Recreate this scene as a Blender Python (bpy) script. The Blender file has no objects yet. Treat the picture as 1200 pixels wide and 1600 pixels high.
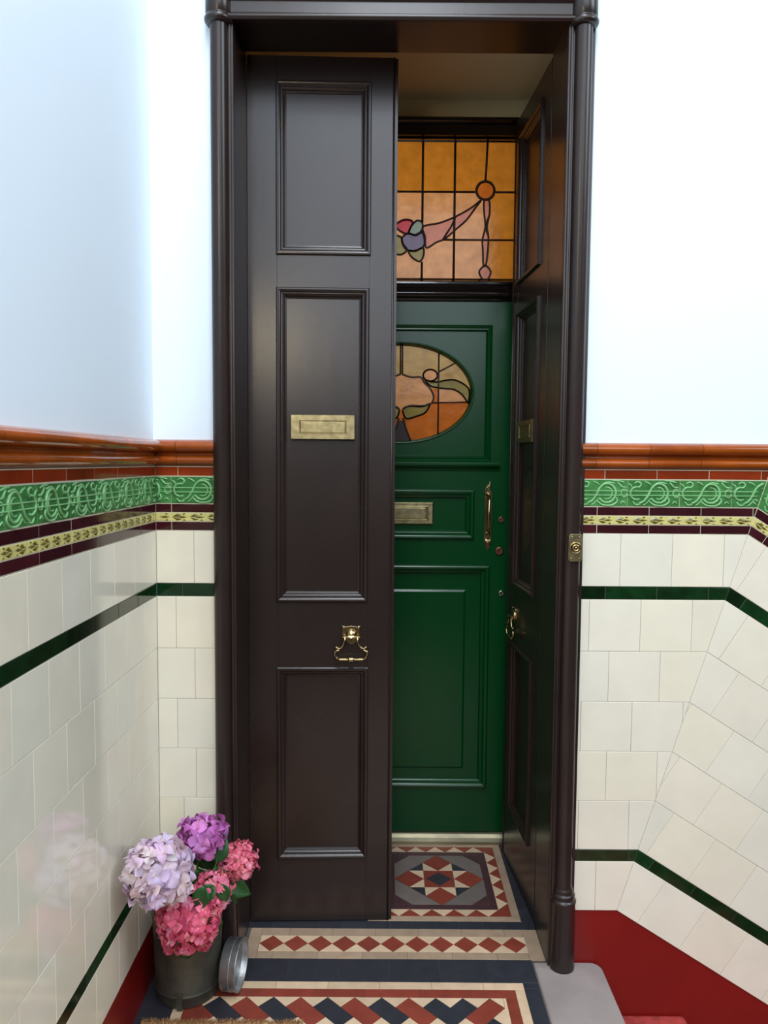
import bpy, math, random
from mathutils import Vector, Matrix
random.seed(7)
SC = bpy.context.scene
COL = SC.collection
R = math.radians

# ------------------------------------------------------------------ camera, light, exposure
F_PX = 1176.4
PITCH, ROLL = 0.0673, -0.0075
cam_d = bpy.data.cameras.new('camera'); cam = bpy.data.objects.new('camera', cam_d); COL.objects.link(cam)
cam_d.sensor_fit = 'VERTICAL'; cam_d.sensor_height = 24.0; cam_d.lens = 24.0 * F_PX / 1600.0
cam_d.clip_start = 0.05
Fv = Vector((0, math.cos(PITCH), -math.sin(PITCH))); Rv = Vector((1, 0, 0)); Dv = Fv.cross(Rv)
R2 = math.cos(ROLL) * Rv + math.sin(ROLL) * Dv; D2 = -math.sin(ROLL) * Rv + math.cos(ROLL) * Dv
M = Matrix((R2, -D2, -Fv)).transposed().to_4x4(); M.translation = Vector((0, -2.22, 1.5334))
cam.matrix_world = M
SC.camera = cam

SC.view_settings.view_transform = 'Standard'; SC.view_settings.look = 'None'
SC.view_settings.gamma = 1; SC.view_settings.use_curve_mapping = False
SC.view_settings.exposure = -0.12

world = bpy.data.worlds.new('daylight'); SC.world = world; world.use_nodes = True
wn = world.node_tree.nodes; wl = world.node_tree.links; wn.clear()
wo = wn.new('ShaderNodeOutputWorld'); bg = wn.new('ShaderNodeBackground')
tc = wn.new('ShaderNodeTexCoord'); sx = wn.new('ShaderNodeSeparateXYZ'); rp = wn.new('ShaderNodeValToRGB')
mr = wn.new('ShaderNodeMapRange'); mr.inputs[1].default_value = -1; mr.inputs[2].default_value = 1
wl.new(tc.outputs['Generated'], sx.inputs[0]); wl.new(sx.outputs[2], mr.inputs[0]); wl.new(mr.outputs[0], rp.inputs[0])
rp.color_ramp.elements[0].position = 0.40; rp.color_ramp.elements[0].color = (0.05, 0.045, 0.04, 1)
rp.color_ramp.elements[1].position = 0.80; rp.color_ramp.elements[1].color = (0.84, 0.93, 1.0, 1)
e = rp.color_ramp.elements.new(0.52); e.color = (0.19, 0.185, 0.18, 1)
wl.new(rp.outputs[0], bg.inputs[0]); bg.inputs[1].default_value = 0.68; wl.new(bg.outputs[0], wo.inputs[0])

def area(name, loc, target, sx_, sy_, power, color):
    d = bpy.data.lights.new(name, 'AREA'); d.shape = 'RECTANGLE'; d.size = sx_; d.size_y = sy_
    d.energy = power; d.color = color
    o = bpy.data.objects.new(name, d); COL.objects.link(o); o.location = loc
    v = Vector(target) - Vector(loc); o.rotation_euler = v.to_track_quat('-Z', 'Y').to_euler()
    return o
area('stair_window_daylight', (0.6, -5.6, 4.2), (0.1, 0.2, 1.2), 4.6, 3.6, 205, (0.78, 0.88, 1.0))
area('left_wall_fill', (3.4, -2.2, 3.7), (-0.65, -0.6, 2.3), 1.8, 1.8, 86, (0.80, 0.91, 1.0))  # unseen fill light added on the right to brighten the left wall
area('close_skylight', (0.05, -2.0, 4.6), (0.05, -2.0, 0), 0.8, 2.4, 108, (0.86, 0.93, 1.0))
area('close_lamp', (-0.60, -2.5, 2.34), (-0.3, 0.2, 1.8), 0.13, 0.30, 6.0, (1.0, 0.80, 0.48))
area('hall_lamp', (0.05, 1.60, 2.72), (0.05, 0.9, 2.1), 0.5, 0.5, 8.5, (1.0, 0.93, 0.84))

# ------------------------------------------------------------------ materials
def s2l(c): return tuple((x / 255 / 12.92) if x / 255 <= .04045 else ((x / 255 + .055) / 1.055) ** 2.4 for x in c)
def mat(name, rgb, rough=0.5, metal=0.0, tint=False, noise=None, bump=None, spec=0.5, coat=0.0, trans=None, ior=1.5):
    """noise=(scale, amount[, stretch]) varies the value; bump=(scale, strength[, stretch])."""
    m = bpy.data.materials.new(name); m.use_nodes = True
    nt = m.node_tree; n = nt.nodes; l = nt.links; b = n['Principled BSDF']
    col = (*s2l(rgb), 1)
    b.inputs['Base Color'].default_value = col; b.inputs['Roughness'].default_value = rough
    b.inputs['Metallic'].default_value = metal; b.inputs['Specular IOR Level'].default_value = spec
    b.inputs['Coat Weight'].default_value = coat; b.inputs['Coat Roughness'].default_value = 0.08
    b.inputs['IOR'].default_value = ior
    src = None
    co = n.new('ShaderNodeTexCoord')
    if tint:
        a = n.new('ShaderNodeVertexColor'); a.layer_name = 'tint'
        mx = n.new('ShaderNodeMix'); mx.data_type = 'RGBA'; mx.blend_type = 'MULTIPLY'; mx.inputs[0].default_value = 1
        mx.inputs[6].default_value = col; l.new(a.outputs[0], mx.inputs[7]); src = mx.outputs[2]
    if noise:
        mp = n.new('ShaderNodeMapping'); mp.inputs['Scale'].default_value = noise[2] if len(noise) > 2 else (1, 1, 1)
        l.new(co.outputs['Object'], mp.inputs[0])
        t = n.new('ShaderNodeTexNoise'); t.inputs['Scale'].default_value = noise[0]; t.inputs['Detail'].default_value = 5
        l.new(mp.outputs[0], t.inputs[0])
        r = n.new('ShaderNodeMapRange'); r.inputs[1].default_value = .3; r.inputs[2].default_value = .7
        r.inputs[3].default_value = 1 - noise[1]; r.inputs[4].default_value = 1 + noise[1]; l.new(t.outputs[0], r.inputs[0])
        mx = n.new('ShaderNodeMix'); mx.data_type = 'RGBA'; mx.blend_type = 'MULTIPLY'; mx.inputs[0].default_value = 1
        if src: l.new(src, mx.inputs[6])
        else: mx.inputs[6].default_value = col
        l.new(r.outputs[0], mx.inputs[7]); src = mx.outputs[2]
    if src: l.new(src, b.inputs['Base Color'])
    if bump:
        mp = n.new('ShaderNodeMapping'); mp.inputs['Scale'].default_value = bump[2] if len(bump) > 2 else (1, 1, 1)
        l.new(co.outputs['Object'], mp.inputs[0])
        t = n.new('ShaderNodeTexNoise'); t.inputs['Scale'].default_value = bump[0]; t.inputs['Detail'].default_value = 4
        l.new(mp.outputs[0], t.inputs[0])
        bp = n.new('ShaderNodeBump'); bp.inputs['Strength'].default_value = bump[1]; bp.inputs['Distance'].default_value = .01
        l.new(t.outputs[0], bp.inputs['Height']); l.new(bp.outputs[0], b.inputs['Normal'])
    if trans:
        tr = n.new('ShaderNodeBsdfTranslucent'); ms = n.new('ShaderNodeMixShader'); ms.inputs[0].default_value = trans
        if src: l.new(src, tr.inputs[0])
        else: tr.inputs[0].default_value = col
        l.new(b.outputs[0], ms.inputs[1]); l.new(tr.outputs[0], ms.inputs[2])
        l.new(ms.outputs[0], n['Material Output'].inputs[0])
    return m

PLASTER = mat('white_plaster', (228, 239, 248), .55, bump=(5, .05))
GROUT = mat('grout', (92, 86, 78), .9)
GROUT2 = mat('pale_grout', (196, 186, 158), .8)
CREAM = mat('cream_glaze', (234, 227, 209), .10, tint=True, noise=(9, .035), bump=(3, .035), coat=.3)
DGREEN = mat('bottle_green_glaze', (14, 42, 18), .10, tint=True, noise=(25, .35), bump=(4, .03))
MAROON = mat('maroon_glaze', (58, 20, 26), .10, tint=True, noise=(14, .2), bump=(4, .02))
REDBR = mat('red_brown_glaze', (130, 46, 16), .12, tint=True, noise=(12, .2))
ORANGE = mat('orange_glaze', (150, 70, 18), .07, tint=True, noise=(12, .2))
RELIEF_BG = mat('relief_green_deep', (66, 122, 66), .15, tint=True, noise=(40, .3))
RELIEF_HI = mat('relief_green_light', (122, 176, 116), .12, noise=(40, .15))
STRAW = mat('straw_glaze', (206, 196, 122), .15, noise=(30, .12))
OLIVE = mat('olive_leaf_glaze', (96, 84, 22), .15, noise=(60, .3))
REDPAINT = mat('red_paint', (122, 18, 12), .32, noise=(5, .08), bump=(30, .06))
BROWN = mat('brown_gloss_paint', (39, 28, 25), .27, noise=(6, .12), bump=(14, .06, (1, 1, .12)))
FRAMEBR = mat('brown_frame_paint', (42, 31, 28), .28, noise=(8, .15), bump=(16, .06, (1, 1, .12)))
GREEN = mat('green_gloss_paint', (0, 60, 24), .24, spec=.36, bump=(10, .05, (1, 1, .3)))
BLACKBR = mat('black_brown_gloss', (22, 13, 11), .12, bump=(12, .04))
BRASS = mat('aged_brass', (160, 146, 108), .36, metal=1, noise=(45, .3), bump=(60, .05))
BRASS2 = mat('polished_brass', (182, 160, 116), .22, metal=1, noise=(60, .15))
BRONZE = mat('dull_bronze', (120, 84, 62), .4, metal=.9, noise=(60, .3))
CHROME = mat('dull_chrome', (150, 150, 142), .3, metal=1)
DARK = mat('dark_slot', (6, 5, 5), .6)
LEAD = mat('lead_came', (46, 30, 28), .5, metal=.3)
STONE = mat('grey_stone', (148, 136, 132), .75, noise=(7, .13), bump=(60, .12))
STEPRED = mat('worn_red_step', (168, 62, 58), .5, noise=(40, .3), bump=(40, .1))
BEIGEWALL = mat('vestibule_plaster', (206, 198, 164), .8)
T_RED = mat('tile_red', (134, 58, 44), .42, tint=True, noise=(25, .12), bump=(40, .04))
T_BUFF = mat('tile_buff', (170, 144, 120), .42, tint=True, noise=(25, .1), bump=(40, .04))
T_CREAM = mat('tile_cream', (214, 184, 152), .42, tint=True, noise=(25, .08), bump=(40, .04))
T_BLUE = mat('tile_blue_black', (48, 48, 55), .38, tint=True, noise=(25, .15), bump=(40, .04))
T_GREY = mat('tile_grey', (118, 106, 100), .42, tint=True, noise=(25, .1), bump=(40, .04))
T_PURPLE = mat('tile_purple', (74, 46, 50), .42, tint=True, noise=(25, .1))
GALV = mat('weathered_zinc', (84, 82, 72), .5, metal=.5, noise=(14, .35), bump=(30, .12))
GALV2 = mat('galvanised_steel', (168, 168, 168), .36, metal=.75, noise=(35, .2), bump=(25, .1))
COIR = mat('coir', (196, 150, 102), .95, noise=(120, .35), bump=(200, .8))
LEAF = mat('leaf_green', (38, 84, 40), .42, noise=(40, .25), trans=.15)
STEM = mat('stem_green', (60, 110, 30), .5)
def glass(name, rgb, t=.55): return mat(name, rgb, .12, noise=(22, .16), bump=(35, .12), trans=t)
G_AMBER = glass('amber_glass', (196, 124, 40)); G_PEACH_REFL = glass('peach_and_reflection_glass', (214, 152, 100)); G_PINK = glass('pink_glass', (192, 118, 96))
G_RED = glass('ruby_glass', (176, 18, 34)); G_BLUE = glass('slate_blue_glass', (104, 90, 116)); G_TEAL = glass('grey_green_glass', (120, 132, 116))
G_KHAKI = glass('khaki_glass', (140, 124, 66)); G_OCHRE = glass('ochre_glass', (186, 148, 84)); G_ORANGE = glass('orange_glass', (196, 104, 34))

# ------------------------------------------------------------------ mesh helpers
class MB:
    def __init__(s): s.v = []; s.f = []; s.m = []; s.t = []; s.sm = []
    def add(s, vs, fs, mi=0, tint=(1, 1, 1), smooth=False):
        o = len(s.v); s.v += [tuple(p) for p in vs]
        for k, f in enumerate(fs): s.f.append([o + i for i in f]); s.m.append(mi); s.t.append(tint[k] if isinstance(tint, list) else tint); s.sm.append(smooth)
    def box(s, x0, x1, y0, y1, z0, z1, mi=0, tint=(1, 1, 1)):
        s.add([(x0, y0, z0), (x1, y0, z0), (x1, y1, z0), (x0, y1, z0), (x0, y0, z1), (x1, y0, z1), (x1, y1, z1), (x0, y1, z1)],
              [(0, 3, 2, 1), (4, 5, 6, 7), (0, 1, 5, 4), (1, 2, 6, 5), (2, 3, 7, 6), (3, 0, 4, 7)], mi, tint)
    def tube(s, pts, r, n=8, mi=0, closed=False, cap=True, tint=(1, 1, 1)):
        pts = [Vector(p) for p in pts]; N = len(pts); rs = r if isinstance(r, (list, tuple)) else [r] * N
        vs = []; prev = None
        for i, p in enumerate(pts):
            a = pts[(i - 1) % N] if (closed or i) else p; b = pts[(i + 1) % N] if (closed or i < N - 1) else p
            t = (b - a).normalized() if (b - a).length > 1e-9 else Vector((0, 0, 1))
            if prev is None:
                u = t.cross(Vector((0, 1, 0))); u = u if u.length > 1e-3 else t.cross(Vector((1, 0, 0)))
            else: u = prev - t * prev.dot(t)
            u.normalize(); prev = u; w = t.cross(u)
            vs += [p + (u * math.cos(2 * math.pi * k / n) + w * math.sin(2 * math.pi * k / n)) * rs[i] for k in range(n)]
        fs = []
        for i in range(N if closed else N - 1):
            j = (i + 1) % N
            for k in range(n): fs.append((i * n + k, i * n + (k + 1) % n, j * n + (k + 1) % n, j * n + k))
        if cap and not closed: fs.append(tuple(range(n - 1, -1, -1))); fs.append(tuple((N - 1) * n + k for k in range(n)))
        s.add(vs, fs, mi, tint, True)
    def lathe(s, prof, c, axis='z', n=32, mi=0, smooth=True):
        """prof = [(r, h)...] round an axis through c"""
        vs = []
        for r, h in prof:
            for k in range(n):
                a = 2 * math.pi * k / n; x, y = r * math.cos(a), r * math.sin(a)
                p = {'z': (x, y, h), 'y': (x, h, y), 'x': (h, x, y)}[axis]
                vs.append((c[0] + p[0], c[1] + p[1], c[2] + p[2]))
        fs = [(i * n + k, i * n + (k + 1) % n, (i + 1) * n + (k + 1) % n, (i + 1) * n + k) for i in range(len(prof) - 1) for k in range(n)]
        if prof[0][0] > 1e-6: fs.append(tuple(range(n - 1, -1, -1)))
        if prof[-1][0] > 1e-6: fs.append(tuple((len(prof) - 1) * n + k for k in range(n)))
        s.add(vs, fs, mi, (1, 1, 1), smooth)
    def ring(s, rect, prof, y0=0.0, mi=0, zs=1.0):
        """moulding mitred round rect=(x0,x1,z0,z1) standing on plane y=y0; prof=[(inset, height towards -y)]"""
        x0, x1, z0, z1 = rect; vs = []
        for o, h in prof: vs += [(x0 + o, y0 - h, z0 + o * zs), (x1 - o, y0 - h, z0 + o * zs), (x1 - o, y0 - h, z1 - o * zs), (x0 + o, y0 - h, z1 - o * zs)]
        fs = [(i * 4 + k, i * 4 + (k + 1) % 4, (i + 1) * 4 + (k + 1) % 4, (i + 1) * 4 + k) for i in range(len(prof) - 1) for k in range(4)]
        s.add(vs, fs, mi)
    def extrude_x(s, prof, x0, x1, mi=0, tint=(1, 1, 1), smooth=False, to=None):
        """closed profile [(y,z)] swept along x"""
        n = len(prof); vs = [(x0, y, z) for y, z in prof] + [(x1, y, z) for y, z in prof]
        if to: vs = [to(*v) for v in vs]
        fs = [(k, (k + 1) % n, n + (k + 1) % n, n + k) for k in range(n)]
        s.add(vs, fs, mi, tint, smooth); s.add(vs, [tuple(range(n - 1, -1, -1)), tuple(range(n, 2 * n))], mi, tint)
    def prism(s, poly, y0, y1, mi=0, tint=(1, 1, 1)):
        n = len(poly); vs = [(x, y0, z) for x, z in poly] + [(x, y1, z) for x, z in poly]
        fs = [tuple(range(n)), tuple(range(2 * n - 1, n - 1, -1))] + [(k, n + k, n + (k + 1) % n, (k + 1) % n) for k in range(n)]
        s.add(vs, fs, mi, tint)
    def build(s, name, mats, parent=None, bevel=0, seg=2, angle=40, smooth_angle=None, flip=False):
        me = bpy.data.meshes.new(name); me.from_pydata(s.v, [], s.f)
        for m in (mats if isinstance(mats, (list, tuple)) else [mats]): me.materials.append(m)
        for p, mi, sm in zip(me.polygons, s.m, s.sm): p.material_index = mi; p.use_smooth = sm
        if any(t != (1, 1, 1) for t in s.t) or True:
            ca = me.color_attributes.new('tint', 'FLOAT_COLOR', 'CORNER')
            data = []
            for p, t in zip(me.polygons, s.t): data += [t[0], t[1], t[2], 1.0] * p.loop_total
            ca.data.foreach_set('color', data)
        me.validate(); me.update()
        import bmesh
        bm = bmesh.new(); bm.from_mesh(me); bmesh.ops.recalc_face_normals(bm, faces=bm.faces); bm.to_mesh(me); bm.free()
        o = bpy.data.objects.new(name, me); COL.objects.link(o)
        if parent: o.parent = parent
        if bevel:
            b = o.modifiers.new('bevel', 'BEVEL'); b.width = bevel; b.segments = seg; b.limit_method = 'ANGLE'; b.angle_limit = R(angle)
        return o
def tag(o, label=None, cat=None, group=None, kind=None):
    for k, v in (('label', label), ('category', cat), ('group', group), ('kind', kind)):
        if v: o[k] = v
    return o
def empty(name, loc=(0, 0, 0), rz=0):
    o = bpy.data.objects.new(name, None); COL.objects.link(o); o.location = loc; o.rotation_euler = (0, 0, rz); o.empty_display_size = .05
    return o
def clip(poly, a, b, c):
    """keep a*x + b*y <= c"""
    out = []
    for i in range(len(poly)):
        p, q = poly[i], poly[(i + 1) % len(poly)]; dp = a * p[0] + b * p[1] - c; dq = a * q[0] + b * q[1] - c
        if dp <= 0: out.append(p)
        if dp * dq < 0:
            t = dp / (dp - dq); out.append((p[0] + t * (q[0] - p[0]), p[1] + t * (q[1] - p[1])))
    return out
def area2(p): return sum(p[i][0] * p[(i + 1) % len(p)][1] - p[(i + 1) % len(p)][0] * p[i][1] for i in range(len(p))) / 2
def inset(poly, d):
    if area2(poly) < 0: poly = poly[::-1]
    q = list(poly)
    for i in range(len(poly)):
        p0, p1 = poly[i], poly[(i + 1) % len(poly)]; ex, ey = p1[0] - p0[0], p1[1] - p0[1]; L = math.hypot(ex, ey)
        if L < 1e-6: continue
        nx, ny = -ey / L, ex / L      # inward
        q = clip(q, -nx, -ny, -(nx * p0[0] + ny * p0[1] + d))
        if len(q) < 3: return []
    return q
def smooth(pts, n=6, closed=False):
    out = []; L = len(pts); rng = range(L if closed else L - 1)
    g_ = lambda i: pts[i % L] if closed else pts[max(0, min(L - 1, i))]
    for i in rng:
        p0, p1, p2, p3 = g_(i - 1), g_(i), g_(i + 1), g_(i + 2)
        for k in range(n):
            t_ = k / n; f = lambda a, b_, c, d: .5 * ((2 * b_) + (-a + c) * t_ + (2 * a - 5 * b_ + 4 * c - d) * t_ ** 2 + (-a + 3 * b_ - 3 * c + d) * t_ ** 3)
            out.append((f(p0[0], p1[0], p2[0], p3[0]), f(p0[1], p1[1], p2[1], p3[1])))
    if not closed: out.append(pts[-1])
    return out
def rnd(a): return random.uniform(-a, a)
def tile(mb, poly, to3, mi=0, tint=(1, 1, 1), t=.006, joint=.0009, bev=.0010, tilt=.0035):
    """one glazed tile: bevelled slab of thickness t; to3(x, y, height) -> world"""
    a = inset(poly, joint / 2)
    if len(a) < 3 or abs(area2(a)) < 2e-5: return
    b = inset(a, bev)
    if len(b) != len(a): b = [((p[0]), (p[1])) for p in a]; 
    cx = sum(p[0] for p in a) / len(a); cy = sum(p[1] for p in a) / len(a); gx, gy = rnd(tilt), rnd(tilt)
    h = lambda p: (p[0] - cx) * gx + (p[1] - cy) * gy
    n = len(a)
    vs = [to3(p[0], p[1], 0) for p in a] + [to3(p[0], p[1], t - bev * .6 + h(p)) for p in a] + [to3(p[0], p[1], t + h(p)) for p in b]
    fs = [(k, (k + 1) % n, n + (k + 1) % n, n + k) for k in range(n)] + [(n + k, n + (k + 1) % n, 2 * n + (k + 1) % n, 2 * n + k) for k in range(n)]
    fs.append(tuple(range(2 * n, 3 * n)))
    mb.add(vs, fs, mi, tint)

# ------------------------------------------------------------------ setting: key numbers (metres)
T = .1535
XL = -.6745                   # left wall plane
OPL, OPR = -.434, .509        # door opening
COLL, COLR = -.474, .552      # column axes
CASL, CASR = -.500, .588      # outside edges of the casing
SURF = .006                   # tiles stand this proud of the slab; slab face lies at +SURF behind the tile plane

# floors ---------------------------------------------------------
fl = MB()
FM = [T_RED, T_BUFF, T_CREAM, T_BLUE, T_GREY, T_PURPLE, GROUT]
RED, BUF, CRM, BLU, GRY, PUR, GRT = range(7)
up = lambda x, y, h: (x, y, h - .004)
def ft(poly, mi): 
    v = 1 + rnd(.09); tile(fl, poly, up, mi, (v * (1 + rnd(.02)), v, v * (1 + rnd(.02))), t=.004, joint=.0009, bev=.0005, tilt=.001)
def rect(x0, x1, y0, y1): return [(x0, y0), (x1, y0), (x1, y1), (x0, y1)]
def fstrip(x0, x1, y0, y1, mi, step=.152, along='x', ph=0):
    a0, a1 = (x0, x1) if along == 'x' else (y0, y1); p = a0 - ph
    while p < a1 - 1e-6:
        q0, q1 = max(p, a0), min(p + step, a1)
        if q1 - q0 > .002: ft(rect(q0, q1, y0, y1) if along == 'x' else rect(x0, x1, q0, q1), mi)
        p += step
# landing rows, from the leaf outwards
fstrip(-.434, .509, .158, .200, BLU, .077)
fstrip(-.387, .462, .119, .158, BUF, .14, ph=.05)
fstrip(-.387, .462, .007, .041, BUF, .14, ph=.09)
ft([(-.425, .006), (-.387, .006), (-.387, .158), (-.425, .158)], BUF)
fstrip(.462, .509, .006, .158, BUF, .16, 'y')
P = .0773; x = -.3865; yc = .080; hh = .039
for k in range(11):
    c = x + P / 2 + k * P
    ft([(c - P / 2, yc), (c, yc - hh), (c + P / 2, yc), (c, yc + hh)], RED)
    if k < 10:
        ft([(c, yc + hh), (c + P / 2, yc), (c + P, yc + hh)], CRM); ft([(c, yc - hh), (c + P / 2, yc), (c + P, yc - hh)], CRM)
    if k == 0: ft([(c - P / 2, yc + hh), (c - P / 2, yc), (c, yc + hh)], CRM); ft([(c - P / 2, yc - hh), (c - P / 2, yc), (c, yc - hh)], CRM)
    if k == 10: ft([(c + P / 2, yc + hh), (c + P / 2, yc), (c, yc + hh)], CRM); ft([(c + P / 2, yc - hh), (c + P / 2, yc), (c, yc - hh)], CRM)
fstrip(XL, .466, -.096, .007, BLU, .152, ph=.06)
fstrip(-.580, .420, -.126, -.096, CRM, .152, ph=.03)
fstrip(-.550, .392, -.160, -.126, RED, .152, ph=.1)
fstrip(.420, .466, -2.4, -.096, BLU, .152, 'y')
fstrip(XL, -.580, -2.4, -.096, BLU, .152, 'y')
fstrip(.392, .420, -2.4, -.126, CRM, .152, 'y'); fstrip(-.580, -.550, -2.4, -.126, CRM, .152, 'y')
fstrip(.360, .392, -2.4, -.160, RED, .152, 'y'); fstrip(-.550, -.515, -2.4, -.160, RED, .152, 'y')
top = -.160; q = P / 2
def inside(poly):
    for a, b, c in ((1, 0, .360), (-1, 0, .515), (0, 1, top)): poly = clip(poly, a, b, c)
    return poly
apx = -.4600 - P
seq = {0: BLU, 1: RED}
for k in range(-1, 10):
    c = apx + k * P; ft(inside([(c, top), (c - q, top - q), (c + q, top - 3 * q), (c + 2 * q, top - 2 * q)]), RED if k % 2 == 0 else BLU) if c < .17 else None
c = apx + 10 * P        # last blue small square and the mirrored red brick that turns the corner
ft(inside([(c, top), (c - q, top - q), (c, top - 2 * q), (c + q, top - q)]), BLU) if c > .17 else None
c2 = apx + 11 * P
ft(inside([(c2, top), (c2 + q, top - q), (c2 - q, top - 3 * q), (c2 - 2 * q, top - 2 * q)]), RED)
ft(inside([(c2 + q, top - q), (c2 + 2 * q, top - 2 * q), (c2 + q, top - 3 * q), (c2, top - 2 * q)][0:4]), CRM)
for k in range(-1, 12):
    c = apx + k * P; poly = inside([(c, top), (min(c + P, c2 + q), top), (c + q, top - q)])
    if len(poly) > 2: ft(poly, CRM)
ft(inside([(c2 + q, top), (c2 + 3 * q, top), (c2 + 3 * q, top - 9 * q), (c2 + q, top - 9 * q)]), CRM)
for k in range(0, 12):
    c = apx + q + k * P; poly = inside([(c, top - 3 * q), (c + q, top - 2 * q), (c + 2 * q, top - 3 * q)])
    if len(poly) > 2 and c < .2: ft(poly, CRM)
ft(inside([(c2, top - 2 * q), (c2 + q, top - 3 * q), (c2, top - 4 * q), (c2 - q, top - 3 * q)]), BLU)
fstrip(-.515, .360, -.31, top - 3 * q, RED, .152)
for j in range(14): fstrip(-.515, .360, -.31 - (j + 1) * .152, -.31 - j * .152, BLU if j % 2 else CRM, .152)
fl.box(XL - .15, .470, -2.6, .195, -.10, -.0012, GRT)
floor = fl.build('floor', FM); tag(floor, 'geometric red, buff and blue-black tiled landing floor before the doors', 'floor', kind='structure')

# vestibule floor with the star panel
fl = MB()
CX, CY, HW = .2125, .4575, .257
def rot4(poly, k):
    for _ in range(k): poly = [(-y, x) for x, y in poly]
    return [(CX + x, CY + y) for x, y in poly]
wb = .028; iw = .190
for k in range(4):
    ft(rot4([(-HW, -HW), (HW, -HW), (HW - wb, -HW + wb), (-HW + wb, -HW + wb)], k), BUF)
    s = 2 * iw / 5; o1 = HW - wb
    for i in range(5):
        a = -iw + i * s; ft(rot4([(a, -iw), (a + s, -iw), (a + s / 2, -o1)], k), CRM)
    for i in range(4):
        a = -iw + s / 2 + i * s; ft(rot4([(a, -o1), (a + s, -o1), (a + s / 2, -iw)], k), RED)
    ft(rot4([(iw, -iw), (iw - s / 2, -o1), (o1, -o1), (o1, -iw + s / 2)], k), RED)
    g = .163; ch = .06
    ft(rot4([(-iw, -iw), (iw, -iw), (g, -g), (-g, -g)], k), PUR)
    ft(rot4([(g, -g), (g, -g + ch), (g - ch, -g)], k), PUR)
    u = .055
    ft(rot4([(0, -u), (u, -2 * u), (0, -3 * u + .002), (-u, -2 * u)], k), RED)
    ft(rot4([(-u, -u), (0, -u), (-u, -2 * u)], k), CRM); ft(rot4([(u, -u), (0, -u), (u, -2 * u)], k), CRM)
    ft(rot4([(u, -u), (u, -2 * u), (2 * u, -u)], k), BLU)
    ft(rot4([(u, -2 * u), (0, -3 * u + .002), (g - ch, -g), (g - .02, -g + ch * .66 - .0), (g - .0, -g + ch), (3 * u - .002, 0), (2 * u, -u)], k), GRY)
    ft(rot4([(-u, -u), (u, -u), (.0, -.045)], k), RED); ft(rot4([(u, -u), (.045, 0), (0, -.045)], k), RED)
    ft(rot4([(-u, -u), (0, -.045), (-.045, 0)], k), RED) if False else None
ft(rot4([(.045, 0), (0, .045), (-.045, 0), (0, -.045)], 0), BLU)
fstrip(CX + HW, .62, .193, .712, BLU, .077, 'y'); fstrip(-.60, CX - HW, .193, .712, BLU, .077, 'y')
fl.box(-.62, .64, .195, .90, -.10, -.0012, GRT)
vf = fl.build('floor_vestibule', FM); tag(vf, 'dim vestibule floor with an eight pointed star in red and cream tile', 'floor', kind='structure')

# grey stone landing edge and red painted steps going down to the right
st = MB()
def rr(x0, x1, y0, y1, r, n=6):
    p = [(x0, y0), (x1, y0)]
    p += [(x1 - r + r * math.cos(a), y1 - r + r * math.sin(a)) for a in [math.pi / 2 * i / n for i in range(n + 1)]]
    return p + [(x0, y1)]
sp = rr(.4665, .676, -2.4, .003, .035)
n = len(sp)
st.add([(x, y, -.17) for x, y in sp] + [(x, y, .0) for x, y in sp], [tuple(range(n, 2 * n)), tuple(range(n - 1, -1, -1))] + [(k, (k + 1) % n, n + (k + 1) % n, n + k) for k in range(n)])
stone = st.build('floor_stone', STONE, bevel=.010, seg=3); tag(stone, 'worn grey stone landing edge beside the column foot', 'floor', kind='structure')
sb = MB()
for k in range(1, 6):
    x1 = .676 + .265 * k; sb.box(x1 - .30, x1, -1.4, .0035, -.17 * (k + 1), -.17 * k)
steps = sb.build('stair_flight', STEPRED, bevel=.012, seg=3); tag(steps, 'red painted stair steps going down past the stone landing edge', 'stairs', kind='structure')

# walls -----------------------------------------------------------
w = MB(); w.box(XL - .18, XL - SURF, -2.6, .0, -.1, 3.7); w.box(XL - .18, XL - SURF, 0, .2, -.1, 3.7)
wall_left = w.build('wall_left', PLASTER, bevel=0); tag(wall_left, 'white plastered side wall above the cream tiling, left of the door', 'wall', kind='structure')
w = MB(); w.box(XL - SURF, CASL + .03, SURF, .185, -.1, 3.7); w.box(CASR - .03, 2.6, SURF, .185, -1.7, 3.7)
w.box(CASL + .03, CASR - .03, SURF, .185, 2.80, 3.7)
wall_door = w.build('wall_front', PLASTER); tag(wall_door, 'white plastered wall that the brown doorway is set in', 'wall', kind='structure')

wl3 = lambda s, z, h: (XL - SURF + h, -s, z)           # left wall: s runs towards the camera from the corner
wf3 = lambda x, z, h: (x, SURF - h, z)                 # door wall
ROWS = [(1.324, 1.167), (1.128, .971), (.971, .817), (.817, .664), (.664, .511), (.511, .358), (.321, .165)]
PH_R = [.549, .6145, .677, .597, .678, .597, .655]
PH_L = [-.563, -.618, -.563, -.617, -.562, -.6, -.56]
PH_S = [.8076, .88, .80, .72, .80, .88, .82]
SL = math.atan(.632)                                    # fall of the stair bands
MX = lambda z: .723 + (z - .165) * .3066                # mitre line
def cream_tint():
    v = 1 + rnd(.02); k = random.random()
    if k < .25: return (v, v * .985, v * .94)
    if k < .45: return (v, v * .98, v * .955)
    if k < .6: return (v * .97, v * .98, v * .98)
    return (v, v, v * .985)
def tv(a): 
    v = 1 + rnd(a); return (v * (1 + rnd(a * .3)), v, v * (1 + rnd(a * .3)))
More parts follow.
